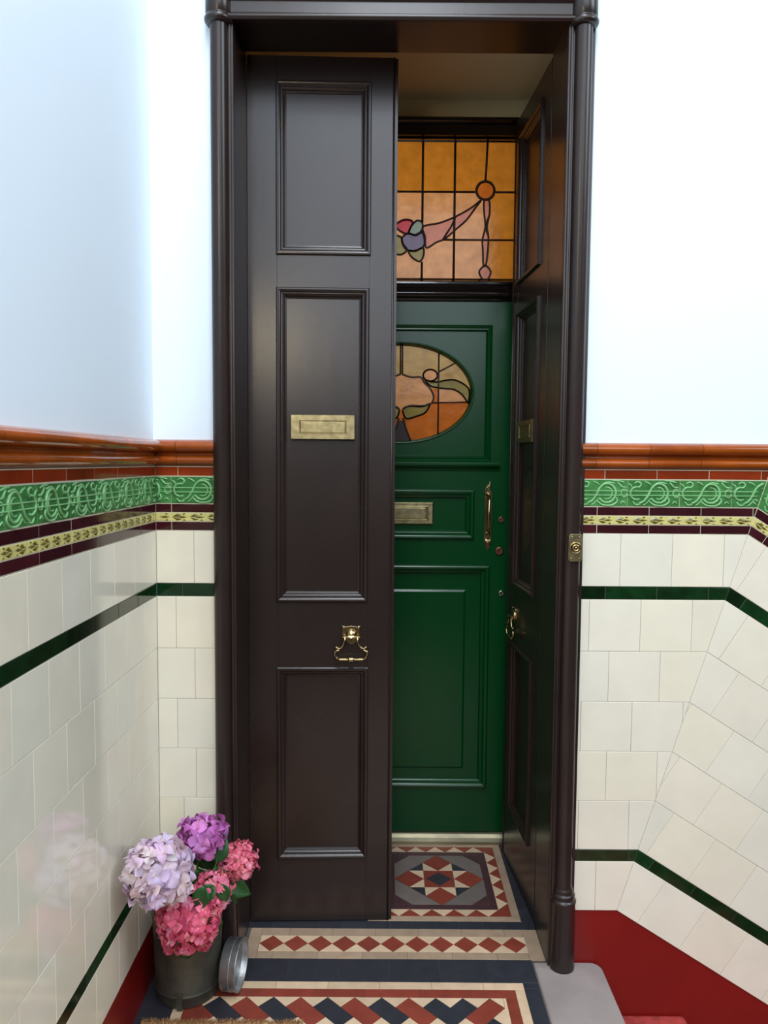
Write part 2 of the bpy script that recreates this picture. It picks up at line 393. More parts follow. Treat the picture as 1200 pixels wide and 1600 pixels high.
def flat_row(mb, to3, x0, x1, z0, z1, ph, mi=0, tf=cream_tint, mitre=False, step=T, **kw):
    k = math.floor((x0 - ph) / step); 
    while True:
        a = ph + k * step; b = a + step; k += 1
        if a >= x1: break
        a, b = max(a, x0), min(b, x1)
        if b - a < .006: continue
        poly = [(a, z0), (b, z0), (b, z1), (a, z1)]
        if mitre: poly = clip(poly, 1, -.3066, .723 - .165 * .3066)
        if len(poly) > 2: tile(mb, poly, to3, mi, tf(), **kw)
def slope_row(mb, to3, z0, z1, ph, mi=0, tf=cream_tint, xmax=2.4, step=T, **kw):
    """row whose flat edges z0<z1 turn down the stair at the mitre line"""
    e = (math.cos(SL), -math.sin(SL)); nrm = (math.sin(SL), math.cos(SL))
    M0, M1 = (MX(z0), z0), (MX(z1), z1); d0 = M0[0] * nrm[0] + M0[1] * nrm[1]; d1 = M1[0] * nrm[0] + M1[1] * nrm[1]
    for k in range(-3, 14):
        a = ph + k * step; b = a + step
        base = M0[0] * e[0] + M0[1] * e[1]
        pt = lambda s, d: (e[0] * (base + s) + nrm[0] * d, e[1] * (base + s) + nrm[1] * d)
        poly = [pt(a, d0), pt(b, d0), pt(b, d1), pt(a, d1)]
        poly = clip(poly, -1, .3066, -(.723 - .165 * .3066)); poly = clip(poly, 1, 0, xmax) if len(poly) > 2 else poly
        if len(poly) > 2: tile(mb, poly, to3, mi, tf(), **kw)

def dado(parent, which):
    """all glazed courses of one wall; every course is a child of the wall"""
    segs = {'left': [(wl3, 0.0, 2.55, False)], 'front': [(wf3, XL, CASL + .012, False), (wf3, CASR - .012, 2.4, True)]}[which]
    def course(name, mats, fn, label=None):
        mb = MB()
        for to3, x0, x1, mit in segs: fn(mb, to3, x0, x1, mit)
        o = mb.build(name, mats, parent); 
        if label: o['label'] = label
    def cream(mb, to3, x0, x1, mit):
        for i, (z1, z0) in enumerate(ROWS):
            ph = PH_S[i] if which == 'left' else (PH_R[i] if mit else PH_L[i])
            flat_row(mb, to3, x0, x1, z0, z1, ph, mitre=mit)
            if mit: slope_row(mb, to3, z0, z1, [.0235, .042, .075, .121, .140, .028, .075][i])
    course('cream_tiling', CREAM, cream, 'square cream glazed tiles in staggered courses')
    def simple(z0, z1, ph, a):
        def fn(mb, to3, x0, x1, mit):
            flat_row(mb, to3, x0, x1, z0, z1, ph if not mit else ph + .03, tf=lambda: tv(a), mitre=mit, joint=.0015)
            if mit: slope_row(mb, to3, z0, z1, .05, tf=lambda: tv(a), joint=.0015)
        return fn
    course('green_tile_stripe', DGREEN, simple(1.128, 1.167, .63, .5), 'upper thin stripe of dark bottle green tiles')
    course('green_tile_stripe', DGREEN, simple(.321, .358, .57, .5), 'lower thin stripe of dark bottle green tiles')
    course('maroon_tile_stripe', MAROON, simple(1.378, 1.4035, .60, .3), 'maroon tile stripe above the leaf border')
    course('maroon_tile_stripe', MAROON, simple(1.325, 1.351, .60, .3), 'maroon tile stripe below the leaf border')
    course('red_tile_stripe', REDBR, simple(1.486, 1.513, .62, .25), 'red-brown tile stripe under the orange moulding')
    # moulded frieze with strapwork scrolls
    def frieze(mb, to3, x0, x1, mit):
        z0, z1 = 1.405, 1.484; H = z1 - z0
        def arc(cx, cy, rx, ry, a0, a1, n=12): return [(cx + rx * math.cos(R(a0 + (a1 - a0) * i / n)), cy + ry * math.sin(R(a0 + (a1 - a0) * i / n))) for i in range(n + 1)]
        strokes = [([(0, .42), (1, .42)], .00179), ([(0, .58), (1, .58)], .00179),
                   (arc(.60, .5, .17, .36, 150, -150), .0036), (arc(.60, .5, .10, .22, 110, -120), .0022),
                   ([(.12, .86), (.18, .93), (.25, .86), (.22, .74), (.15, .72)], .0026), (arc(.17, .5, .12, .24, 60, 300), .0030),
                   ([(.22, .12), (.32, .22), (.40, .45), (.47, .72), (.60, .90), (.75, .86)], .0032),
                   ([(.10, .20), (.16, .07), (.25, .10)], .0024), (arc(.93, .5, .06, .15, 0, 360), .0024),
                   ([(.42, .20), (.52, .06), (.70, .05), (.80, .20), (.78, .34)], .0030), ([(.80, .92), (.88, .74), (.97, .72)], .0028),
                   ([(.70, .97), (.82, .96), (.93, .90)], .0024), ([(.86, .10), (.90, .20), (.95, .12)], .0020), ([(.32, .94), (.40, .88), (.45, .80)], .0022),
                   ([(.30, .06), (.36, .12), (.44, .30)], .0018), ([(0, .86), (.06, .80), (.08, .70)], .002)]
        strokes = [(smooth(p, 3) if len(p) < 9 and len(p) > 2 else ([(i / 10, p[0][1]) for i in range(11)] if len(p) == 2 else p), r * (1.15 if r > .0018 else 1.0)) for p, r in strokes]
        def runs_(P3, r, ok):
            n_ = len(P3); cur = []
            for i, p in enumerate(P3 + [None]):
                if p is not None and ok(p): cur.append((p, r if r < .0018 else r * (.6 + .4 * math.sin(math.pi * (i + .5) / n_))))
                else:
                    if len(cur) > 1: mb.tube([to3(p_[0], p_[1], .0068 if r < .0018 else .0060) for p_, _ in cur], [q_ for _, q_ in cur], 6, 1)
                    cur = []
        for flat in ((True, False) if mit else (True,)):
            (flat_row(mb, to3, x0, x1, z0, z1, .565 if mit else (.8076 - .05 if which == 'left' else -.628), tf=lambda: tv(.18), mitre=mit) if flat
             else slope_row(mb, to3, z0, z1, .05, tf=lambda: tv(.18)))
        ph = .565 if mit else (.8076 - .05 if which == 'left' else -.628)
        k = math.floor((x0 - ph) / T)
        for kk in range(k, k + 20):
            a = ph + kk * T
            for pts, r in strokes:
                P3 = [(a + px * T, z0 + pz * H) for px, pz in pts]
                runs_(P3, r, lambda p: x0 + .001 < p[0] < x1 - .001 and (not mit or p[0] < MX(p[1])))
        if mit:
            e = (math.cos(SL), -math.sin(SL)); nr = (math.sin(SL), math.cos(SL)); B0 = (MX(z0), z0)
            for kk in range(0, 9):
                for pts, r in strokes:
                    P3 = []
                    for px, pz in pts:
                        s_ = .0 + kk * T + px * T; P3.append((B0[0] + e[0] * s_ + nr[0] * pz * H, B0[1] + e[1] * s_ + nr[1] * pz * H))
                    runs_(P3, r, lambda p: p[0] > MX(p[1]) + .001)
    course('green_relief_frieze', [RELIEF_BG, RELIEF_HI], frieze, 'moulded mid green frieze of scrolling strapwork')
    # straw coloured border with olive leaves
    def leafb(mb, to3, x0, x1, mit):
        z0, z1 = 1.352, 1.377; H = z1 - z0; ph = .60 + (.03 if mit else 0)
        flat_row(mb, to3, x0, x1, z0, z1, ph, mitre=mit, tf=lambda: (1, 1, 1))
        if mit: slope_row(mb, to3, z0, z1, .05, tf=lambda: (1, 1, 1))
        lf = [[(.02, .5), (.35, .92), (.60, .72), (.30, .52)], [(.02, .45), (.32, .08), (.62, .25), (.30, .44)], [(.25, .5), (.65, .66), (.95, .5), (.62, .36)],
              [(.60, .9), (.80, .95), (.72, .72)], [(.62, .1), (.84, .05), (.74, .28)]]
        s_ = T / 3; k = math.floor((x0 - ph) / s_)
        def put(fn):
            for L in lf:
                q_ = [fn(px, pz) for px, pz in L]
                if any(not (x0 + .001 < p[0] < x1 - .001) for p in q_): continue
                m_ = (sum(p[0] for p in q_) / len(q_), sum(p[1] for p in q_) / len(q_))
                vs = [to3(p[0], p[1], .0058) for p in q_] + [to3(m_[0], m_[1], .0085)]; n_ = len(q_)
                mb.add(vs, [(i, (i + 1) % n_, n_) for i in range(n_)], 1)
        for kk in range(k, k + 60):
            a = ph + kk * s_
            if a > x1 or (mit and a + s_ * .8 > MX(z0)): continue
            put(lambda px, pz: (a + px * s_, z0 + pz * H))
        if mit:
            e = (math.cos(SL), -math.sin(SL)); nr = (math.sin(SL), math.cos(SL)); B0 = (MX(z0), z0)
            for kk in range(0, 24): put(lambda px, pz: (B0[0] + e[0] * (.004 + (kk + px) * s_) + nr[0] * pz * H, B0[1] + e[1] * (.004 + (kk + px) * s_) + nr[1] * pz * H))
    course('leaf_border', [STRAW, OLIVE], leafb, 'narrow straw-yellow border with olive leaves')
    # the double rolled orange capping
    def cap(mb, to3, x0, x1, mit):
        prof = [(0, 1.5925), (.012, 1.5915)]
        prof += [(.014 + .020 * math.cos(R(a)), 1.573 + .0165 * math.sin(R(a))) for a in range(80, -91, -10)]
        prof += [(.009, 1.5555), (.005, 1.552), (.0045, 1.546)]
        prof += [(.009 + .0135 * math.cos(R(a)), 1.532 + .0125 * math.sin(R(a))) for a in range(80, -91, -10)]
        prof += [(.006, 1.5165), (0, 1.514)]
        ph = .60 + .02; k = math.floor((x0 - ph) / T); n_ = len(prof)
        def piece(fa, fb):
            vs = [to3(*fa(z), h) for h, z in prof] + [to3(*fb(z), h) for h, z in prof]; tt = tv(.14)
            mb.add(vs, [(i, i + 1, n_ + i + 1, n_ + i) for i in range(n_ - 1)], 0, tt, True)
            mb.add(vs, [tuple(range(n_)), tuple(range(n_, 2 * n_))], 0, tt)
        xe = 1.0 if mit else x1
        while ph + k * T < xe:
            a, b = max(ph + k * T, x0) + .0006, min(ph + (k + 1) * T, x1 if not mit else 9) - .0006; k += 1
            if b - a < .005: continue
            if mit and b > xe: piece(lambda z: (a, z), lambda z: (MX(z), z))
            else: piece(lambda z: (a, z), lambda z: (b, z))
        if mit:       # the capping turns down the stair at the same mitre
            for q_ in range(8):
                def at(z, s_): return (MX(z) + math.cos(SL) * s_, z - math.sin(SL) * s_)
                s0, s1 = q_ * T + .0006, (q_ + 1) * T - .0006; piece(lambda z: at(z, s0), lambda z: at(z, s1))
    course('orange_capping', ORANGE, cap, 'double rolled glossy orange-brown capping')
    def gr(mb, to3, x0, x1, mit):
        zt = 1.588
        if not mit: poly = [(x0, .1655), (x1, .1655), (x1, zt), (x0, zt)]
        else: poly = [(x0, .1655), (.723, .1655), (x1, .1655 - (x1 - .723) * .632), (x1, zt - (x1 - MX(zt)) * .632), (MX(zt), zt), (x0, zt)]
        n_ = len(poly); mb.add([to3(p[0], p[1], 0) for p in poly] + [to3(p[0], p[1], .0045) for p in poly], [tuple(range(n_, 2 * n_))] + [(i, (i + 1) % n_, n_ + (i + 1) % n_, n_ + i) for i in range(n_)])
    course('grout_bed', GROUT, gr)
    def gr2(mb, to3, x0, x1, mit):
        zb_, zt = 1.3242, 1.5145
        poly = [(x0, zb_), (x1, zb_), (x1, zt), (x0, zt)] if not mit else [(x0, zb_), (MX(zb_), zb_), (x1, zb_ - (x1 - MX(zb_)) * .632), (x1, zt - (x1 - MX(zt)) * .632), (MX(zt), zt), (x0, zt)]
        n_ = len(poly); mb.add([to3(p[0], p[1], .002) for p in poly] + [to3(p[0], p[1], .0053) for p in poly], [tuple(range(n_, 2 * n_))] + [(i, (i + 1) % n_, n_ + (i + 1) % n_, n_ + i) for i in range(n_)])
    course('pale_grout_bed', GROUT2, gr2)
dado(wall_left, 'left'); dado(wall_door, 'front')

b = MB(); b.box(XL - SURF, XL + .0005, -2.55, 0, -.002, .1645); o = b.build('baseboard_left', REDPAINT); tag(o, 'dark red painted skirting band along the left wall', 'skirting', kind='structure')
b = MB(); b.box(XL, CASL + .012, -.0005, SURF, -.002, .1645); o = b.build('baseboard_front', REDPAINT); tag(o, 'dark red painted skirting behind the flower pot', 'skirting', kind='structure')
b = MB(); b.prism([(CASR - .06, -1.6), (2.4, -1.6), (2.4, .1645 - (2.4 - .723) * .632), (.723, .1645), (CASR - .06, .1645)], .0035, SURF + .002)
o = b.build('baseboard_right', REDPAINT); tag(o, 'broad dark red painted band that slopes down with the stair', 'skirting', kind='structure')

# ------------------------------------------------------------------ door casing with slim columns
fr = MB()
# jambs, with a little stepped moulding to the opening
for (xo, xi, sg) in ((CASL, OPL, 1), (CASR, OPR, -1)):
    a, b_ = sorted((xo, xi)); fr.box(a, b_, -.004, .184, 0, 2.80)
    xs = sorted((xi, xi - sg * .020)); fr.box(xs[0], xs[1], -.020, -.004, 0, 2.775)
    xs = sorted((xi - sg * .006, xi - sg * .014)); fr.box(xs[0], xs[1], -.026, -.020, 0, 2.772)
    xs = sorted((xo, xo + sg * .010)); fr.box(xs[0], xs[1], -.010, -.004, 0, 2.78)
fr.box(OPL, OPR, -.004, .184, 2.786, 2.83)
frame = fr.build('trim_1', FRAMEBR, bevel=.0025, seg=2); tag(frame, 'dark brown painted door casing round the double storm doors', 'door casing', kind='structure')
ln = MB()
LP = [(.184, 2.786), (-.012, 2.783), (-.016, 2.766), (-.020, 2.760), (-.034, 2.760), (-.041, 2.766), (-.041, 2.772), (-.034, 2.778), (-.028, 2.782), (-.028, 2.812), (-.034, 2.816), (-.050, 2.828),
      (-.050, 2.86), (-.075, 2.90), (-.075, 2.93), (-.0, 2.95), (.0, 2.83), (.184, 2.83)]
ln.extrude_x(LP, OPL - .012, OPR + .012)
o = ln.build('lintel', FRAMEBR, frame, bevel=.0015); o['label'] = 'moulded brown lintel fascia between the column heads'
def column(cx):
    c = MB(); r, rb = .0245, .0365; cy = -.020
    prof = [(rb + .001, 0), (rb + .0015, .008), (rb, .012), (rb, .205), (rb + .002, .209), (rb + .002, .214), (rb - .002, .218), (rb - .006, .221), (rb - .003, .226), (rb - .0015, .231), (rb - .004, .236),
            (rb - .009, .239), (rb - .007, .243), (rb - .0065, .247), (rb - .010, .251), (r + .001, .256), (r, .262), (r, 2.752), (r + .002, 2.757)]
    c.lathe(prof, (cx, cy, 0), n=36); col = c.build('column', FRAMEBR, frame)
    k = MB(); k.lathe([(r, 2.750), (rb - .001, 2.752), (rb + .003, 2.758), (rb + .004, 2.764), (rb + .001, 2.770), (rb - .002, 2.772), (rb - .002, 2.775), (rb, 2.777), (rb, 2.90)], (cx, cy, 0), n=36)
    k.build('column_head', FRAMEBR, col)
column(COLL); column(COLR)
# bell push
bp = empty('doorbell', (.556, -.0475, 1.287)); tag(bp, 'small square-set brass bell push fixed to the right brown column', 'doorbell')
m_ = MB(); ch = .006; hw, hh_ = .0205, .040
m_.prism([(-hw + ch, -hh_), (hw - ch, -hh_), (hw, -hh_ + ch), (hw, hh_ - ch), (hw - ch, hh_), (-hw + ch, hh_), (-hw, hh_ - ch), (-hw, -hh_ + ch)], -.003, .012)
for sx_ in (-1, 1):
    for sz in (-1, 1): m_.lathe([(.0026, -.003), (.0022, -.0042), (0.0001, -.0046)], (sx_ * .011, 0, sz * .031), 'y', 12)
m_.build('back_plate', BRASS, bp, bevel=.0008)
m_ = MB(); m_.lathe([(.0175, -.003), (.0175, -.0055), (.0155, -.0068), (.0135, -.0055), (.0125, -.0035)], (0, 0, 0), 'y', 32); m_.build('rim', BRASS2, bp)
m_ = MB(); m_.lathe([(.0115, -.002), (.0115, -.0075), (.009, -.010), (.007, -.0095), (.0055, -.0085), (.003, -.0095), (.0001, -.0100)], (0, 0, 0), 'y', 32); m_.build('push_button', BRASS2, bp)

# ------------------------------------------------------------------ storm doors
BOL = [(0, -.001), (0, .006), (.003, .0088), (.007, .0092), (.010, .0082), (.0128, .0062), (.015, .0036), (.0162, .0018), (.0180, .0018), (.0186, -.001), (.0215, -.0022), (.0240, -.0045), (.0258, -.0072), (.0268, -.009), (.0315, -.011), (.0315, -.014)]
PANELS = [(.089, .386, 2.178, 2.705), (.089, .382, 1.078, 2.077), (.089, .386, .218, .863)]
LW, LT, LZ0, LZ1 = .468, .045, .004, 2.780
def storm_leaf(name, loc, rz, mir, label):
    X = (lambda u: -u) if mir else (lambda u: u)
    def bx(mb, u0, u1, y0, y1, z0, z1, mi=0): a, b_ = sorted((X(u0), X(u1))); mb.box(a, b_, y0, y1, z0, z1, mi)
    def rc(p): a, b_ = sorted((X(p[0]), X(p[1]))); return (a, b_, p[2], p[3])
    m = MB()
    pu0, pu1 = .092, .382
    bx(m, 0, pu0, 0, LT, LZ0, LZ1); bx(m, pu1, LW - .011, 0, LT, LZ0, LZ1)
    bx(m, LW - .011, LW, .0045, LT, LZ0, LZ1)
    zs = [LZ0] + [z for p in sorted(PANELS, key=lambda p: p[2]) for z in (p[2] + .003, p[3] - .003)] + [LZ1]
    for i in range(0, len(zs), 2): bx(m, pu0, pu1, .0003, LT, zs[i], zs[i + 1])
    door = m.build(name, BROWN, bevel=.0007); door.location = loc; door.rotation_euler = (0, 0, rz)
    tag(door, label, 'door', kind='structure')
    bd = MB(); bd.tube([(X(LW - .0125), .0005, LZ0), (X(LW - .0125), .0005, LZ1)], .0035, 8); bd.build('meeting_bead', BROWN, door)
    for p in PANELS:
        q = MB(); bx(q, p[0] + .006, p[1] - .006, .014, .030, p[2] + .006, p[3] - .006); q.build('door_panel', BROWN, door)
        q = MB(); q.ring(rc(p), BOL, 0.0); q.build('panel_moulding', BROWN, door)
    # brass letter plate
    cu = .2365; cz = 1.6405; W, H = .102, .0385
    lp = MB(); lp.ring((X(cu) - W, X(cu) + W, cz - H, cz + H), [(0, -.012), (0, .0035), (.0015, .005), (.026, .005), (.0272, .0066), (.0288, .0066), (.030, .005), (.030, -.001)], 0.0, zs=.62)
    lp.box(X(cu) - W + .001, X(cu) + W - .001, -.001, .016, cz - H + .001, cz + H - .001)
    lpo = lp.build('letter_plate', BRASS, door); lpo['label'] = 'brass letter plate'
    fp = MB(); fp.box(X(cu) - W + .0305, X(cu) + W - .0305, -.0035, .0, cz - .0185, cz + .0185); fp.build('flap', BRASS, lpo, bevel=.002)
    # brass drop knocker
    kx = X(.330); kz = .965
    kb = MB()
    pl = [(-.030, .036), (-.020, .031), (0, .034), (.020, .031), (.030, .036), (.027, .020), (.028, -.002), (.018, -.014), (.009, -.022), (0, -.026), (-.009, -.022), (-.018, -.014), (-.028, -.002), (-.027, .020)]
    kb.prism([(kx + a, kz + b_) for a, b_ in pl], -.004, .002)
    for sx_ in (-1, 1): kb.lathe([(.005, -.004), (.0045, -.0065), (.0001, -.008)], (kx + sx_ * .024, 0, kz + .030), 'y', 12)
    kb.lathe([(.019, -.003), (.018, -.008), (.013, -.014), (.0001, -.017)], (kx, 0, kz + .006), 'y', 24)
    kn = kb.build('door_knocker', BRASS2, door, bevel=.0008); kn['label'] = 'ornate brass drop knocker'
    kd = MB(); Y = -.018
    kd.tube([(kx - .030, Y, kz), (kx - .022, Y, kz), (kx - .014, Y, kz), (kx, Y - .004, kz), (kx + .014, Y, kz), (kx + .022, Y, kz), (kx + .030, Y, kz)], [.0045, .003, .005, .006, .005, .003, .0045], 10)
    kd.add([(kx - .010, Y - .008, kz + .006), (kx + .010, Y - .008, kz + .006), (kx, Y - .006, kz - .012), (kx, Y - .013, kz)], [(0, 1, 3), (1, 2, 3), (2, 0, 3), (0, 2, 1)])
    for s_ in (-1, 1):
        kd.tube([(kx + s_ * a, Y - .002, kz + b_) for a, b_ in ((.020, 0), (.021, -.012), (.026, -.026), (.033, -.035), (.041, -.037), (.047, -.032), (.050, -.033))], [.004, .0035, .0035, .0035, .0032, .0038, .0045], 8)
        kd.tube([(kx + s_ * a, Y - .002, kz + b_) for a, b_ in ((.036, -.044), (.044, -.042), (.052, -.047), (.053, -.057), (.047, -.067), (.038, -.072))], [.003, .0035, .004, .004, .004, .0035], 8)
    zb = kz - .072; rs = []; ps = []
    for i in range(33):
        t_ = i / 32; a = -.040 + .080 * t_; g = abs(a)
        r_ = .0035 + (.0035 if g < .008 else 0) + .0015 * abs(math.sin(t_ * 32)); ps.append((kx + a, Y - .004, zb)); rs.append(r_)
    kd.tube(ps, rs, 10); kd.build('drop_handle', BRASS2, kn)
    return door
storm_leaf('door_1', (OPL + .0005, .188, 0), R(1.6), False, 'tall dark brown panelled storm door, nearly closed, with brass letter plate')
storm_leaf('door_2', (OPR + .0005, .192, 0), R(-86.0), True, 'dark brown storm door folded back open on the right, seen edge on')

# ------------------------------------------------------------------ vestibule shell
v = MB(); v.box(-.60, -.50, .185, .90, -.1, 3.0); o = v.build('wall_vestibule_left', BEIGEWALL); tag(o, 'plain side wall of the dark vestibule behind the closed storm door', 'wall', kind='structure')
v = MB(); v.box(.572, .66, .185, .90, -.1, 3.0); o = v.build('wall_vestibule_right', BEIGEWALL); tag(o, 'plain side wall of the dark vestibule behind the folded storm door', 'wall', kind='structure')
v = MB(); v.box(-.60, .66, .185, .90, 2.905, 3.0); v.box(-.47, .545, .185, .215, 2.84, 2.905); o = v.build('ceiling', BEIGEWALL); tag(o, 'shadowed plaster ceiling of the little vestibule', 'ceiling', kind='structure')
v = MB(); v.box(-.50, .572, .735, .90, 2.80, 2.905); v.box(-.50, -.425, .78, .90, 0, 2.80); v.box(.545, .572, .78, .90, 0, 2.80)
o = v.build('wall_inner', BEIGEWALL); tag(o, 'plaster strip above the stained glass fanlight', 'wall', kind='structure')
# hall behind the inner door (carries the lamp that lights the glass)
v = MB(); v.box(-.7, .8, 2.2, 2.3, -.1, 3.0); v.box(-.8, -.7, .9, 2.3, -.1, 3.0); v.box(.8, .9, .9, 2.3, -.1, 3.0); v.box(-.8, .9, .9, 2.3, 2.92, 3.0); v.box(-.8, .9, .9, 2.3, -.1, 0)
v.box(-.8, -.50, .88, .9, 0, 2.92); v.box(.572, .9, .88, .9, 0, 2.92)
o = v.build('wall_hall', PLASTER); tag(o, 'pale hall walls behind the inner green door', 'wall', kind='structure')

# inner door screen: posts, head, transom, threshold
GY = .730
v = MB()
v.box(-.425, -.382, GY + .0, .80, 0, 2.80); v.box(.508, .545, GY + .0, .80, 0, 2.80)
v.box(-.425, .545, GY + .0, .80, 2.772, 2.832)
v.extrude_x([(GY - .005, 2.812), (GY - .018, 2.818), (GY - .018, 2.832), (GY, 2.832), (GY, 2.812)], -.425, .545)
v.extrude_x([(.80, 2.152), (GY - .004, 2.152), (GY - .008, 2.158), (GY - .024, 2.166), (GY - .026, 2.178), (GY - .014, 2.183), (GY - .010, 2.196), (GY - .012, 2.206), (GY - .020, 2.212), (GY - .018, 2.222), (GY - .004, 2.229), (.80, 2.234)], -.425, .545)
o = v.build('trim_2', BLACKBR, bevel=.002); tag(o, 'black-brown glossy frame and transom round the green inner door', 'door frame', kind='structure')
v = MB(); v.extrude_x([(.705, .0), (.705, .012), (.710, .026), (.722, .036), (.735, .040), (.78, .040), (.78, .0)], -.425, .545)
o = v.build('trim_3', mat('threshold_metal', (150, 142, 116), .35, metal=.8, noise=(20, .35, (.2, 1, 1)), bump=(20, .1)), bevel=.0015); tag(o, 'worn brassy threshold bar under the green door', 'threshold', kind='structure')

# ------------------------------------------------------------------ green inner door
GX0, GX1, GZ0, GZ1, GT = -.380, .507, .043, 2.148, .045
OVX, OVZ, OVA, OVB = .064, 1.800, .277, .190
g = MB()
SP = [(-.287, .415, 1.533, 2.061), (-.226, .354, 1.229, 1.425), (-.290, .418, .226, 1.127)]     # top, letter, lower panel
def frame_fill(mb, X0, X1, Z0, Z1, holes, y0, y1):
    zs = sorted({Z0, Z1} | {z for h in holes for z in (h[2], h[3])})
    for a, b_ in zip(zs, zs[1:]):
        xs = [X0]
        for h in sorted(holes):
            if h[2] <= a + 1e-6 and h[3] >= b_ - 1e-6: xs += [h[0], h[1]]
        xs.append(X1)
        for i in range(0, len(xs), 2): mb.box(xs[i], xs[i + 1], y0, y1, a, b_)
frame_fill(g, GX0, GX1, GZ0, GZ1, [(p[0] + .003, p[1] - .003, p[2] + .003, p[3] - .003) for p in SP], GY, GY + GT)
gd = g.build('door_3', GREEN); tag(gd, 'glossy bottle green inner door with an oval stained glass light', 'door', kind='structure')
# top panel with oval opening
tp = MB(); N = 72; x0, x1, z0, z1 = SP[0][0] + .004, SP[0][1] - .004, SP[0][2] + .004, SP[0][3] - .004
def hit(a):
    dx, dz = math.cos(a) * OVA, math.sin(a) * OVB; t_ = 1e9
    if dx > 1e-9: t_ = min(t_, (x1 - OVX) / dx)
    if dx < -1e-9: t_ = min(t_, (x0 - OVX) / dx)
    if dz > 1e-9: t_ = min(t_, (z1 - OVZ) / dz)
    if dz < -1e-9: t_ = min(t_, (z0 - OVZ) / dz)
    return (OVX + dx * t_, OVZ + dz * t_)
vs = []
for k in range(N):
    a = 2 * math.pi * k / N; o_ = hit(a); vs += [(o_[0], GY + .010, o_[1]), (OVX + OVA * 1.0 * math.cos(a), GY + .010, OVZ + OVB * 1.0 * math.sin(a)), (OVX + OVA * math.cos(a), GY + .034, OVZ + OVB * math.sin(a))]
fs = []
for k in range(N):
    j = (k + 1) % N; fs += [(3 * k, 3 * j, 3 * j + 1, 3 * k + 1), (3 * k + 1, 3 * j + 1, 3 * j + 2, 3 * k + 2)]
tp.add(vs, fs); tp.build('door_panel', GREEN, gd)
om = MB(); N = 96
pr = [(1.035, 0.0, .012), (1.03, .0, .006), (1.012, .0, .004), (1.0, .0, .010), (.985, .0, .024), (.975, .0, .030)]
vs = []
for sc_, _, yy in pr:
    for k in range(N): a = 2 * math.pi * k / N; vs.append((OVX + (OVA + (sc_ - 1) * .25) * math.cos(a), GY + yy, OVZ + (OVB + (sc_ - 1) * .25) * math.sin(a)))
om.add(vs, [(i * N + k, i * N + (k + 1) % N, (i + 1) * N + (k + 1) % N, (i + 1) * N + k) for i in range(len(pr) - 1) for k in range(N)], 0, (1, 1, 1), True)
om.build('oval_moulding', GREEN, gd)
m_ = MB(); m_.ring(SP[0], [(0, .001), (.004, .004), (.008, .001), (.012, -.002), (.014, .001), (.018, .002), (.022, -.004), (.024, -.010)], GY); m_.build('panel_moulding', GREEN, gd)
BG = [(0, -.001), (0, .006), (.003, .0115), (.007, .014), (.012, .0135), (.016, .0115), (.0195, .008), (.022, .004), (.025, .004), (.0256, .000), (.0290, -.0012), (.0318, -.0038), (.0336, -.0070), (.0345, -.0105), (.0345, -.014)]
m_ = MB(); m_.ring(SP[1], BG, GY); m_.build('panel_moulding', GREEN, gd)
m_ = MB(); m_.ring(SP[2], BG, GY); m_.build('panel_moulding', GREEN, gd)
m_ = MB(); m_.box(SP[1][0] + .01, SP[1][1] - .01, GY + .012, GY + .03, SP[1][2] + .01, SP[1][3] - .01); m_.build('door_panel', GREEN, gd)
m_ = MB(); m_.box(SP[2][0] + .01, SP[2][1] - .01, GY + .012, GY + .03, SP[2][2] + .01, SP[2][3] - .01)
m_.ring((SP[2][0] + .085, SP[2][1] - .092, SP[2][2] + .075, SP[2][3] - .100), [(0, 0), (0, .002), (.008, .007)], GY + .012); m_.box(SP[2][0] + .093, SP[2][1] - .100, GY + .005, GY + .012, SP[2][2] + .083, SP[2][3] - .108)
m_.build('door_panel', GREEN, gd)
m_ = MB(); m_.extrude_x([(GY + .002, 1.497), (GY - .005, 1.499), (GY - .006, 1.506), (GY - .015, 1.511), (GY - .024, 1.520), (GY - .024, 1.530), (GY - .018, 1.535), (GY + .002, 1.538)], -.322, .450); m_.build('ledge', GREEN, gd, bevel=.0012)
# letter plate
m_ = MB(); lx0, lx1, lz0, lz1 = -.066, .194, 1.287, 1.374
m_.ring((lx0, lx1, lz0, lz1), [(0, -.014), (0, -.004), (.004, -.001), (.020, -.001), (.022, .002), (.025, .002), (.027, -.002), (.027, -.012)], GY, zs=.75); m_.box(lx0 + .001, lx1 - .001, GY + .006, GY + .014, lz0 + .001, lz1 - .001)
lpo = m_.build('letter_plate', BRASS, gd, bevel=.0006); lpo['label'] = 'aged brass letter plate'
m_ = MB(); m_.box(lx0 + .030, lx1 - .030, GY + .001, GY + .006, lz0 + .0215, lz1 - .0215); m_.build('flap', BRASS, lpo, bevel=.002)
# pull handle
m_ = MB(); hx = .4085
pl = [(.000, 1.452), (.006, 1.440), (.004, 1.425), (.012, 1.415), (.013, 1.395), (.013, 1.245), (.014, 1.228), (.010, 1.206), (.006, 1.196), (0, 1.188)]
poly = [(hx + a, z) for a, z in pl] + [(hx - a, z) for a, z in pl[::-1][1:-1]]
m_.prism(poly, GY - .003, GY + .001)
for s_, a in ((0, 0), (-1, .007), (1, .007), (-1, .012), (1, .012)): m_.tube([(hx + s_ * a * .5, GY - .004, 1.235), (hx + s_ * a, GY - .006, 1.200 + a * 1.2)], [.004, .0025], 6)
m_.tube([(hx + a, GY - .006, z) for a, z in ((-.012, 1.405), (-.013, 1.425), (-.006, 1.436), (.003, 1.440), (.006, 1.450), (.003, 1.458))], .003, 8)
m_.lathe([(.010, -.003), (.008, -.010), (.0001, -.013)], (hx, GY, 1.405), 'y', 16); m_.lathe([(.010, -.003), (.008, -.010), (.0001, -.013)], (hx, GY, 1.250), 'y', 16)
